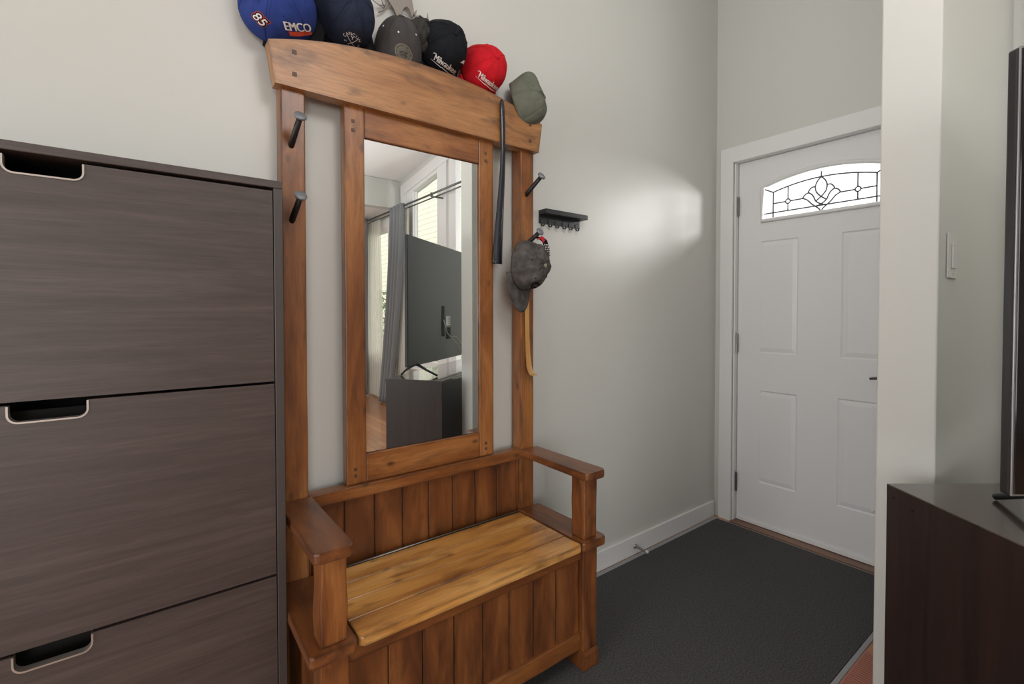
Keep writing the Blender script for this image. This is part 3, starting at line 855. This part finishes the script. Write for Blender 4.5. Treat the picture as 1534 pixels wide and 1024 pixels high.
# black cap with the tool maker's script
c4, b4, d4 = cap('black cap with white script lettering between charcoal cap and red cap', (0.810, 1.466, 2.100), (.0, -1, .06), (-.05, 0, -1), C_['black'], C_['black'], a=.084, b=.092, h=.110, seed=2.2, seams=(62, 120, 180, 240, 298), dent=[(180, .5, 60, .25, .012)])
def script(sz):
    w = sz * 4.5
    return [shift(text_shape('Milwaukee', sz * 1.55, .22, 0, .62), e, 0) for e in (-.0006, 0, .0006)] + [ribbon2d([(-w * .56, -sz * .62), (-w * .12, -sz * .86), (-w * .10, -sz * .78), (w * .22, -sz * .92), (w * .50, -sz * .62)], [.0008, .0032, .0030, .0034, .0006]),
            ribbon2d([(-w * .53, sz * .40), (-w * .47, sz * .60), (-w * .40, sz * .60)], [.0006, .0026, .0022])]
logo(c4, b4, 'white_script', script(.0205), M['wht'], (.784, 1.38, 2.011), -17, .0016, (.44, .80, .42))
logo(c4, b4, 'side_emblem', [ribbon2d([(-.008, .004), (-.003, .009), (.001, .004), (.008, .009)], .005), ribbon2d([(-.004, -.006), (.002, .004)], .004)], M['wht'], (.856, 1.38, 2.033), 20, .0016, (.46, .80, .42))
# red cap
c5, b5, d5 = cap('red cap with white script lettering to the right of the black cap', (0.976, 1.466, 2.077), (.0, -1, .06), (-.06, 0, -1), C_['red'], C_['red'], a=.084, b=.090, h=.110, seed=6.6, seams=(62, 120, 180, 240, 298), dent=[(180, .45, 50, .25, .014)])
logo(c5, b5, 'white_script', script(.0205), M['wht'], (.955, 1.38, 2.004), -18, .0016, (.52, .76, .42))
# olive cap on the right shoulder
c6, b6, d6 = cap('olive green cap slumped over the right end of the hall tree', (1.150, 1.462, 1.990), (.58, -.76, .28), (.42, .05, -.80), C_['olive'], C_['olive'], a=.080, b=.090, h=.108, seed=4.3, seams=(0, 60, 120, 180, 240, 300), dent=[(178, .42, 24, .24, -.034), (215, .55, 22, .2, .010)], L=.035, pitch=.2, wr=.004)
# washed grey cap hanging on the lower right peg
c8, b8, d8 = cap('washed grey cap hanging bill down from the lower right peg', (1.120, 1.390, 1.376), (.20, -.97, -.02), (-.12, -.08, -.98), C_['wash'], C_['wash'], a=.074, b=.092, h=.100, seed=9.1, wr=.009, button=2, eye=C_['dark'], L=.085, droop=.020, pitch=-.1, dent=[(300, .55, 25, .25, .012), (240, .6, 25, .2, .010)])
logo(c8, b8, 'black_badge', [disc2d(.026, 26, .018), ribbon2d([(-.016, -.006), (-.004, .010), (.004, -.006), (.014, .008)], .006), ribbon2d([(-.012, -.014), (.012, -.012)], .005)], C_['dark'], (1.137, 1.34, 1.288), 18, .0014, (.62, .77, .07))

# ---------------------------------------------------------------- shoehorn, back scratcher, key strap
bm = bmesh.new()
prof = [(1.030, 1.404, 1.968, .004), (1.0305, 1.4025, 1.962, .0078), (1.032, 1.4015, 1.930, .0092), (1.034, 1.401, 1.860, .0098), (1.0355, 1.402, 1.790, .0100), (1.0355, 1.405, 1.720, .0112), (1.034, 1.409, 1.650, .0128), (1.031, 1.412, 1.570, .0155), (1.027, 1.414, 1.490, .0180), (1.023, 1.414, 1.420, .0205), (1.021, 1.413, 1.385, .0215), (1.0205, 1.412, 1.377, .0205)]
rows = []
for x, y, z, w in prof:
    row = []
    for k in range(9):
        q = -1 + k / 4
        row.append(bm.verts.new((x + w * q, y + .010 * (abs(q) ** 2) * (w / .02) - .002, z)))
    rows.append(row)
for a, b in zip(rows, rows[1:]):
    for k in range(8): bm.faces.new((a[k], a[k + 1], b[k + 1], b[k]))
o = link('shoehorn', bm, M['blackp'], None, (1.03, 1.404, 1.377), True)
sd = o.modifiers.new('t', 'SOLIDIFY'); sd.thickness = .003; sd.offset = 0
tag(o, 'long black shoehorn hanging from the top board beside the red cap', 'shoehorn')

bm = bmesh.new()
pth = [(1.158, 1.4215, 1.40), (1.160, 1.4215, 1.30), (1.162, 1.4215, 1.20), (1.164, 1.4215, 1.10), (1.167, 1.421, 1.03), (1.170, 1.418, .99), (1.173, 1.413, .972), (1.177, 1.404, .961), (1.179, 1.397, .960)]
wv = [(.0095, 0, 0)] * 3 + [(.009, 0, 0), (.0105, 0, 0), (.012, 0, 0), (.013, .002, 0), (.014, .002, 0), (.0145, .002, 0)]
nv = [(0, 1, 0)] * 5 + [(0, .95, -.2), (0, .6, -.7), (0, .2, -1), (0, -.1, -1)]
bm_strip(bm, pth, wv, .004, nv)
o = link('back_scratcher', bm, M['bamboo'], None, (1.17, 1.421, .96))
tag(o, 'light bamboo back scratcher hanging below the washed grey cap', 'back scratcher')

ks = thing('key_strap', 'black and white key strap with red tab on the lower right peg', 'key strap', (1.20, 1.375, 1.43))
bm = bmesh.new()
sp = [(1.178, 1.385, 1.484), (1.194, 1.377, 1.483), (1.206, 1.370, 1.472), (1.211, 1.366, 1.455), (1.215, 1.364, 1.435), (1.217, 1.363, 1.414)]
swv = [(.006, -.004, .003)] + [(.008, -.005, .003)] * 5
snv = [(.4, .6, .7), (.5, .6, .6), (.6, .75, .3), (.55, .83, .1), (.55, .83, .05), (.55, .83, 0)]
bm_strip(bm, sp, swv, .0025, snv)
stp = link('strap', bm, C_['dark'], ks)
bm = bmesh.new()
for k in range(5):
    p = V(1.2095 + .0017 * k, 1.3645 - .0006 * k, 1.457 - .0088 * k)
    R = V(.83, -.52, .1).normalized(); 
    for e in (-.0062, .0062): bm_box(bm, p.x + R.x * e - .0014, p.x + R.x * e + .0014, p.y + R.y * e - .0022, p.y + R.y * e - .0012, p.z - .003, p.z + .003)
    bm_box(bm, p.x - .002, p.x + .002, p.y - .0022, p.y - .0012, p.z - .0022, p.z + .0022)
link('white_pattern', bm, M['wht'], stp)
bm = bmesh.new()
bm_strip(bm, [(1.172, 1.370, 1.476), (1.182, 1.362, 1.482), (1.192, 1.360, 1.476), (1.196, 1.362, 1.467)], [(.003, -.003, .0045)] * 4, .003, [(.3, .8, -.5), (.2, .8, .5), (.5, .8, .4), (.7, .7, .2)])
link('red_tab', bm, M['red'], ks)

# ---------------------------------------------------------------- key rack
kr = thing('key_rack', 'small black key rack shelf with six hooks on the wall right of the hall tree', 'key rack', (1.405, 1.499, 1.555))
box('shelf_board', M['black'], 1.287, 1.530, 1.452, 1.4995, 1.602, 1.621, .0012, kr)
box('back_plate', M['black'], 1.287, 1.522, 1.4945, 1.4995, 1.568, 1.603, .0008, kr)
for x in (1.298, 1.339, 1.378, 1.419, 1.457, 1.4975):
    bm = bmesh.new()
    bm_strip(bm, [(x, 1.4935, 1.585), (x, 1.4925, 1.562), (x, 1.488, 1.555), (x, 1.482, 1.5545), (x, 1.477, 1.558), (x, 1.476, 1.566)], [(.004, 0, 0)] * 6, .002, [(0, 1, 0), (0, 1, .3), (0, .7, .7), (0, 0, 1), (0, -.7, .7), (0, -1, 0)])
    link('hook', bm, M['black'], kr)
box('screw', M['pegm'], 1.503, 1.509, 1.4935, 1.495, 1.583, 1.589, 0, kr)

# ---------------------------------------------------------------- metal wall sculpture
art = thing('metal_sculpture', 'grey metal wall sculpture with twig-like points above the charcoal cap', 'wall sculpture', (0.68, 1.494, 2.17))
def plate(name, pts, y=1.478, th=.003):
    return prism(name, M['art'], [(x, y, z) for x, z in pts], (0, th, 0), art)
plate('branch_plate', [(.600, 2.262), (.618, 2.227), (.632, 2.207), (.650, 2.186), (.666, 2.160), (.678, 2.163), (.679, 2.189), (.687, 2.205), (.697, 2.211), (.704, 2.207), (.713, 2.186), (.723, 2.188), (.719, 2.219), (.714, 2.239), (.709, 2.264), (.700, 2.30), (.64, 2.30)])
def twig(pl, r=.0018):
    link('twig', bm_tube(bmesh.new(), [(x, 1.478, z) for x, z in pl], r, 6), M['art'], art, smooth=True)
twig([(.574, 2.189), (.596, 2.180), (.616, 2.175)]); twig([(.600, 2.218), (.618, 2.178)]); twig([(.621, 2.214), (.620, 2.179)])
twig([(.598, 2.156), (.614, 2.168), (.625, 2.183), (.630, 2.198)], .0026)
plate('leaf', [(.717, 2.186), (.722, 2.202), (.733, 2.216), (.729, 2.196), (.722, 2.186)])
plate('leaf', [(.722, 2.190), (.740, 2.199), (.757, 2.197), (.740, 2.187)])
plate('leaf', [(.766, 2.150), (.769, 2.190), (.772, 2.219), (.777, 2.190), (.780, 2.150)])
bm = bmesh.new(); bm_cyl(bm, (.66, 1.481, 2.23), (.66, 1.4995, 2.23), .004); bm_cyl(bm, (.79, 1.481, 2.15), (.79, 1.4995, 2.15), .003); bm_tube(bm, [(.60, 1.4835, 2.182), (.66, 1.4835, 2.20), (.74, 1.4835, 2.195), (.79, 1.4835, 2.15)], .0018, 6)
link('wall_standoff', bm, M['art'], art)

# ---------------------------------------------------------------- mat, register, door stop, switch
mt = thing('entry_mat', 'large charcoal ribbed entry mat covering the floor before the front door', 'mat', (1.45, 1.01, 0.0))
bm = bm_box(bmesh.new(), 0.30, 2.612, 0.578, 1.456, 0.0005, 0.006, .001, 1)
link('pile', bm, M['mat'], mt)
bm = bmesh.new()
bm_box(bm, 0.29, 2.612, 0.562, 0.577, 0.0003, 0.0045, .001, 1); bm_box(bm, 0.29, 2.622, 1.457, 1.480, 0.0003, 0.0045, .001, 1)
bm_box(bm, 2.613, 2.622, 0.577, 1.457, 0.0003, 0.0045, .001, 1)
link('edging', bm, M['matedge'], mt)

rg = thing('floor_register', 'reddish brown slatted floor register beside the mat and partition wall', 'floor register', (1.83, .50, 0))
bm = bmesh.new()
bm_box(bm, 1.66, 2.0, .440, .447, 0, .007, .001, 1); bm_box(bm, 1.66, 2.0, .553, .560, 0, .007, .001, 1)
bm_box(bm, 1.66, 1.668, .447, .553, 0, .007, .001, 1); bm_box(bm, 1.992, 2.0, .447, .553, 0, .007, .001, 1)
link('frame', bm, M['register'], rg)
bm = bmesh.new()
for k in range(27): bm_box(bm, 1.670 + k * .012, 1.6775 + k * .012, .445, .556, 0.0008, .0085, .0015, 1)
link('slat_grille', bm, M['register'], rg)
box('dark_tray', M['cavity'], 1.668, 1.992, .447, .553, 0.0002, .0012, 0, rg)

ds = thing('door_stop', 'spring door stop sticking out of the white baseboard near the bench', 'door stop', (1.906, 1.486, .042))
bm = bmesh.new(); bm_tube(bm, [(1.906, 1.4865, .042), (1.906, 1.482, .042), (1.906, 1.479, .042)], [.0125, .0115, .006], 18)
link('mounting_base', bm, M['spring'], ds, smooth=True)
hel = [(1.906 + .0052 * math.cos(k * .7), 1.480 - .060 * k / 110, .042 + .0052 * math.sin(k * .7)) for k in range(111)]
tube('spring', M['spring'], hel, .0014, ds, 6)
bm = bmesh.new(); bm_tube(bm, [(1.906, 1.422, .042), (1.906, 1.412, .042), (1.906, 1.409, .042)], [.0075, .0075, .005], 16)
link('rubber_tip', bm, M['rubber'], ds, smooth=True)

ls = thing('light_switch', 'white light switch plate on the partition wall beside the television', 'light switch', (1.70, .30, 1.29))
box('cover_plate', M['switch'], 1.655, 1.745, .2945, .2998, 1.289, 1.406, .0022, ls)
box('rocker', M['switch'], 1.684, 1.716, .2905, .2950, 1.315, 1.380, .0015, ls)
box('screw', M['hinge'], 1.698, 1.702, .2936, .2948, 1.299, 1.303, 0, ls)

# ---------------------------------------------------------------- television stand and television
RZ = -math.radians(37.434)
ts = thing('tv_stand', 'dark espresso television stand turned at an angle before the partition wall', 'tv stand', (1.408, .356, 0.0), RZ, localcoords=True)
TW, TD, TZ = 1.30, .378, .788
sp = box('side_panel', M['stand'], 0, .022, -TD, 0, 0, TZ - .001, .0012, ts, 1)
for yy, zz in ((-.075, TZ - .035), (-.022, TZ - .026), (-.19, TZ - .245)):
    link('screw_hole', bm_cyl(bmesh.new(), (-.0004, yy, zz), (.004, yy, zz), .0035, n=12), M['cavity'], sp)
box('side_panel', M['stand'], TW - .022, TW, -TD, 0, 0, TZ - .001, .0012, ts, 1)
box('top_panel', M['standtop'], .0005, TW, -TD - .002, .001, TZ - .022, TZ, .0012, ts, 1)
box('back_panel', M['black'], .022, TW - .022, -.010, -.002, .04, TZ - .022, 0, ts)
box('shelf_panel', M['stand'], .022, TW - .022, -TD + .03, -.012, .06, .08, 0, ts)
box('shelf_panel', M['stand'], .022, TW - .022, -TD + .03, -.012, .40, .418, 0, ts)
for k in range(3):
    w = (TW - .044) / 3
    d = box('cabinet_door', M['stand'], .023 + k * w, .021 + (k + 1) * w, -TD, -TD + .018, .06, TZ - .025, .001, ts, 1)
    box('pull', M['hinge'], .03 + k * w, .036 + k * w, -TD - .012, -TD, .40, .48, .001, d)

tv = thing('television', 'big flat black television on the espresso stand at the right edge', 'television', (1.283, .152, TZ), RZ, localcoords=True)
W_, ZB, ZT = 1.447, .070, .897
box('screen_panel', M['screen'], .004, W_ - .004, -.0245, -.016, ZB + .004, ZT - .004, .001, tv, 1)
box('bezel', M['silver'], 0, W_, -.0225, -.0195, ZB, ZT, .0008, tv, 1)
bm = bmesh.new()
bm_box(bm, 0, W_, -.0195, 0, ZB, ZT, .004, 2)
bm_box(bm, .448, 1.0, -.001, .0009, .7055, .7095)
bt = link('back_cover', bm, M['tvback'], tv)
box('mount_recess', M['cavity'], .52, .575, -.0005, .0012, .24, .46, 0, bt)
box('port_bay', M['cavity'], .60, .69, -.0005, .0012, .215, .30, 0, bt)
st = box('spec_sticker', M['sticker'], .60, .68, -.0003, .0010, .315, .385, 0, tv, label='white paper sticker')
for k in range(4): box('printed_line', M['plug'], .645, .672, .0008, .0013, .325 + k * .014, .331 + k * .014, 0, st)
for xx in (.135, W_ - .135):
    bm = bmesh.new()
    bm_tube(bm, [(xx, .138, .0065), (xx, .06, .042), (xx, .0, .074), (xx, -.02, .076), (xx, -.08, .042), (xx, -.120, .0065)], [.0065, .008, .010, .010, .008, .0065], 10)
    link('foot', bm, M['black'], tv, smooth=True)
tube('power_cord', M['grey_cable'], [(.64, .004, .235), (.68, .05, .225), (.74, .09, .15), (.80, .12, .06), (.84, .14, .01)], .0045, tv, 8)
tube('signal_cable', M['grey_cable'], [(.545, .004, .36), (.555, .03, .26), (.60, .07, .20), (.66, .10, .10), (.71, .13, .03), (.74, .16, .006)], .0035, tv, 8)

# ---------------------------------------------------------------- curtains
rd = thing('curtain_rod', 'double pewter curtain rod above the living room windows seen in the mirror', 'curtain rod', (2.53, -2.2, 2.50))
tube('rod', M['rod'], [(2.50, -4.10, 2.50), (2.50, .15, 2.50)], .011, rd, 12)
tube('rod', M['rod'], [(2.56, -4.10, 2.485), (2.56, .15, 2.485)], .008, rd, 12)
for yy in (-4.0, -1.82, .0):
    bm = bmesh.new(); bm_box(bm, 2.49, 2.64, yy - .01, yy + .01, 2.465, 2.48, .002, 1); bm_box(bm, 2.485, 2.51, yy - .01, yy + .01, 2.475, 2.515, .002, 1)
    link('bracket', bm, M['rod'], rd)
def curtain(name, label, x, yt, yb, zt, zb, pleats, amp, mat, cat, seed, th=.003, group=None):
    bm = bmesh.new(); NU, NV = pleats * 10, 30
    g = []
    for i in range(NU + 1):
        u = i / NU; col = []
        for j in range(NV + 1):
            q = j / NV
            e = q ** 1.5
            y0_ = yt[0] + (yb[0] - yt[0]) * e; y1_ = yt[1] + (yb[1] - yt[1]) * e
            ph = u * pleats * 2 * PI + seed + .6 * math.sin(q * 3 + u * 7)
            xx = x + amp * (0.7 + .5 * q) * math.sin(ph)
            col.append(bm.verts.new((xx, y0_ + (y1_ - y0_) * u + .012 * math.cos(ph), zt + (zb - zt) * q)))
        g.append(col)
    for i in range(NU):
        for j in range(NV): bm.faces.new((g[i][j], g[i + 1][j], g[i + 1][j + 1], g[i][j + 1]))
    o = link(name, bm, mat, None, (x, (yb[0] + yb[1]) / 2, zb), True)
    if th:
        sd = o.modifiers.new('t', 'SOLIDIFY'); sd.thickness = th
    return tag(o, label, cat, group)
curtain('curtain', 'grey curtain panel swept aside between the two windows, behind the television', 2.49, (-2.93, -2.54), (-3.30, -2.93), 2.53, .02, 4, .040, M['curtain'], 'curtain', .4)
curtain('curtain', 'narrow grey curtain panel at the far left edge of the mirror', 2.48, (-3.99, -3.74), (-4.02, -3.84), 2.53, .02, 3, .035, M['curtain'], 'curtain', 1.4)
curtain('sheer_curtain', 'white sheer curtain hanging beside the far narrow grey panel', 2.56, (-3.98, -3.44), (-3.95, -3.30), 2.48, .03, 7, .018, M['sheer'], 'sheer curtain', .2, 0)
curtain('sheer_curtain', 'white sheer curtain strip gathered right beside the wide grey panel', 2.56, (-2.62, -2.54), (-2.95, -2.60), 2.48, .03, 4, .018, M['sheer'], 'sheer curtain', .9, 0)

# ---------------------------------------------------------------- outdoors
structure(link('lawn_ground', bm_box(bmesh.new(), XW + .2, 40, -45, 25, -.75, -.60), M['lawn']))
nh = thing('neighbour_house', 'cream sided neighbouring house seen through the living room windows', 'house', (9.6, -12, -.6))
bm = bm_box(bmesh.new(), 8.6, 11.5, -34, -4, -.6, 8.2); link('siding_wall', bm, M['siding'], nh)
bm = bm_prism(bmesh.new(), [(8.0, -34.6, 8.2), (12.1, -34.6, 8.2), (10.0, -34.6, 9.8)], (0, 31.2, 0)); link('roof', bm, M['roofm'], nh)
def shrub(x, y, r, hgt, label, seed):
    t = thing('garden_shrub', label, 'shrub', (x, y, -.6))
    rnd = random.Random(seed); bm = bmesh.new()
    for k in range(900):
        a = rnd.uniform(0, 2 * PI); q = rnd.random() ** .5; z = rnd.random()
        rr = r * (1 - .55 * z) * q
        p = V(x + rr * math.cos(a), y + rr * math.sin(a), -.45 + z * hgt)
        d = V(rnd.uniform(-1, 1), rnd.uniform(-1, 1), rnd.uniform(-.3, 1)).normalized() * .10; w = d.cross(V(rnd.uniform(-1, 1), rnd.uniform(-1, 1), .3)).normalized() * .035
        bm.faces.new([bm.verts.new(c) for c in (p, p + d * .5 + w, p + d, p + d * .5 - w)])
    link('foliage', bm, M['leaf'], t)
    tube('stem', M['plug'], [(x, y, -.6), (x, y, -.6 + hgt * .6)], [.06, .03], t, 8)
shrub(6.6, -8.8, .8, 2.6, 'tall leafy shrub outside the right window pane in the mirror', 1)
shrub(7.0, -13.6, 1.0, 2.4, 'leafy shrub outside the left window behind the sheer curtain', 2)

# ---------------------------------------------------------------- light
w = bpy.data.worlds.new('World'); SC.world = w; w.use_nodes = True
bg = w.node_tree.nodes['Background']
bg.inputs['Color'].default_value = (1.0, 0.99, 0.965, 1); bg.inputs['Strength'].default_value = 1.7
def area(name, loc, rot, sx, sy, power, col=(1, 1, 1)):
    l = bpy.data.lights.new(name, 'AREA'); l.shape = 'RECTANGLE'; l.size = sx; l.size_y = sy; l.energy = power; l.color = col
    o = bpy.data.objects.new(name, l); COL.objects.link(o); o.location = loc; o.rotation_euler = rot; return o
area('side_fill_light', (X0 - .05, 0.15, 1.4), (0, -PI / 2, 0), 2.1, 2.0, 42, (.97, .99, 1))  # unseen fill added at the left wall opening to light the door
area('rear_fill_light', (-2.0, Y0 + .03, 1.3), (PI / 2, 0, 0), 2.3, 2.2, 92, (.97, .99, 1))  # unseen fill added before the solid dining wall, lighting the hall wall frontally
area('living_ceiling_fill', (1.2, -2.2, 1.9), (PI, 0, 0), .5, .5, 14, (.98, .99, 1))  # unseen upward fill added to brighten the living-room ceiling
pl = bpy.data.lights.new('entry_fill_light', 'POINT'); pl.energy = 2.0; pl.shadow_soft_size = .16; pl.color = (1, .99, .97)  # unseen point light added to lift the entry walls
po = bpy.data.objects.new('entry_fill_light', pl); COL.objects.link(po); po.location = (1.75, .85, 2.55)
pl3 = bpy.data.lights.new('overhead_fill_light', 'POINT'); pl3.energy = 20; pl3.shadow_soft_size = .22; pl3.color = (1, .99, .97)  # unseen overhead light added to brighten bench and hall wall
po3 = bpy.data.objects.new('overhead_fill_light', pl3); COL.objects.link(po3); po3.location = (.62, .1, 2.40)
pl2 = bpy.data.lights.new('door_glass_fill_light', 'POINT'); pl2.energy = 88; pl2.shadow_soft_size = .10; pl2.color = (1, .99, .97)  # unseen light added outside, casting the wall patch through the door glass
po2 = bpy.data.objects.new('door_glass_fill_light', pl2); COL.objects.link(po2); po2.location = (3.3, .35, 1.95)

# ---------------------------------------------------------------- camera
cam = bpy.data.cameras.new('Camera'); co = bpy.data.objects.new('Camera', cam); COL.objects.link(co)
yaw, pit, rol = [math.radians(a) for a in (37.43413587, -1.16550167, -0.04695094)]
Fv = V(math.sin(yaw) * math.cos(pit), math.cos(yaw) * math.cos(pit), math.sin(pit)); Rv = V(math.cos(yaw), -math.sin(yaw), 0); Uv = Rv.cross(Fv)
r_ = Rv * math.cos(rol) + Uv * math.sin(rol); u_ = -Rv * math.sin(rol) + Uv * math.cos(rol)
co.matrix_world = Matrix(((r_.x, u_.x, -Fv.x, 0), (r_.y, u_.y, -Fv.y, 0), (r_.z, u_.z, -Fv.z, 1.2), (0, 0, 0, 1)))
cam.sensor_fit = 'HORIZONTAL'; cam.sensor_width = 36; cam.lens = 713.953 / 1534 * 36
cam.shift_x = -(766.676 - 767) / 1534; cam.shift_y = (482.267 - 512) / 1534
cam.clip_start = .02
SC.camera = co
SC.view_settings.view_transform = 'Standard'; SC.view_settings.look = 'None'; SC.view_settings.gamma = 1; SC.view_settings.exposure = 0.02
SC.cycles.max_bounces = 10; SC.cycles.diffuse_bounces = 6
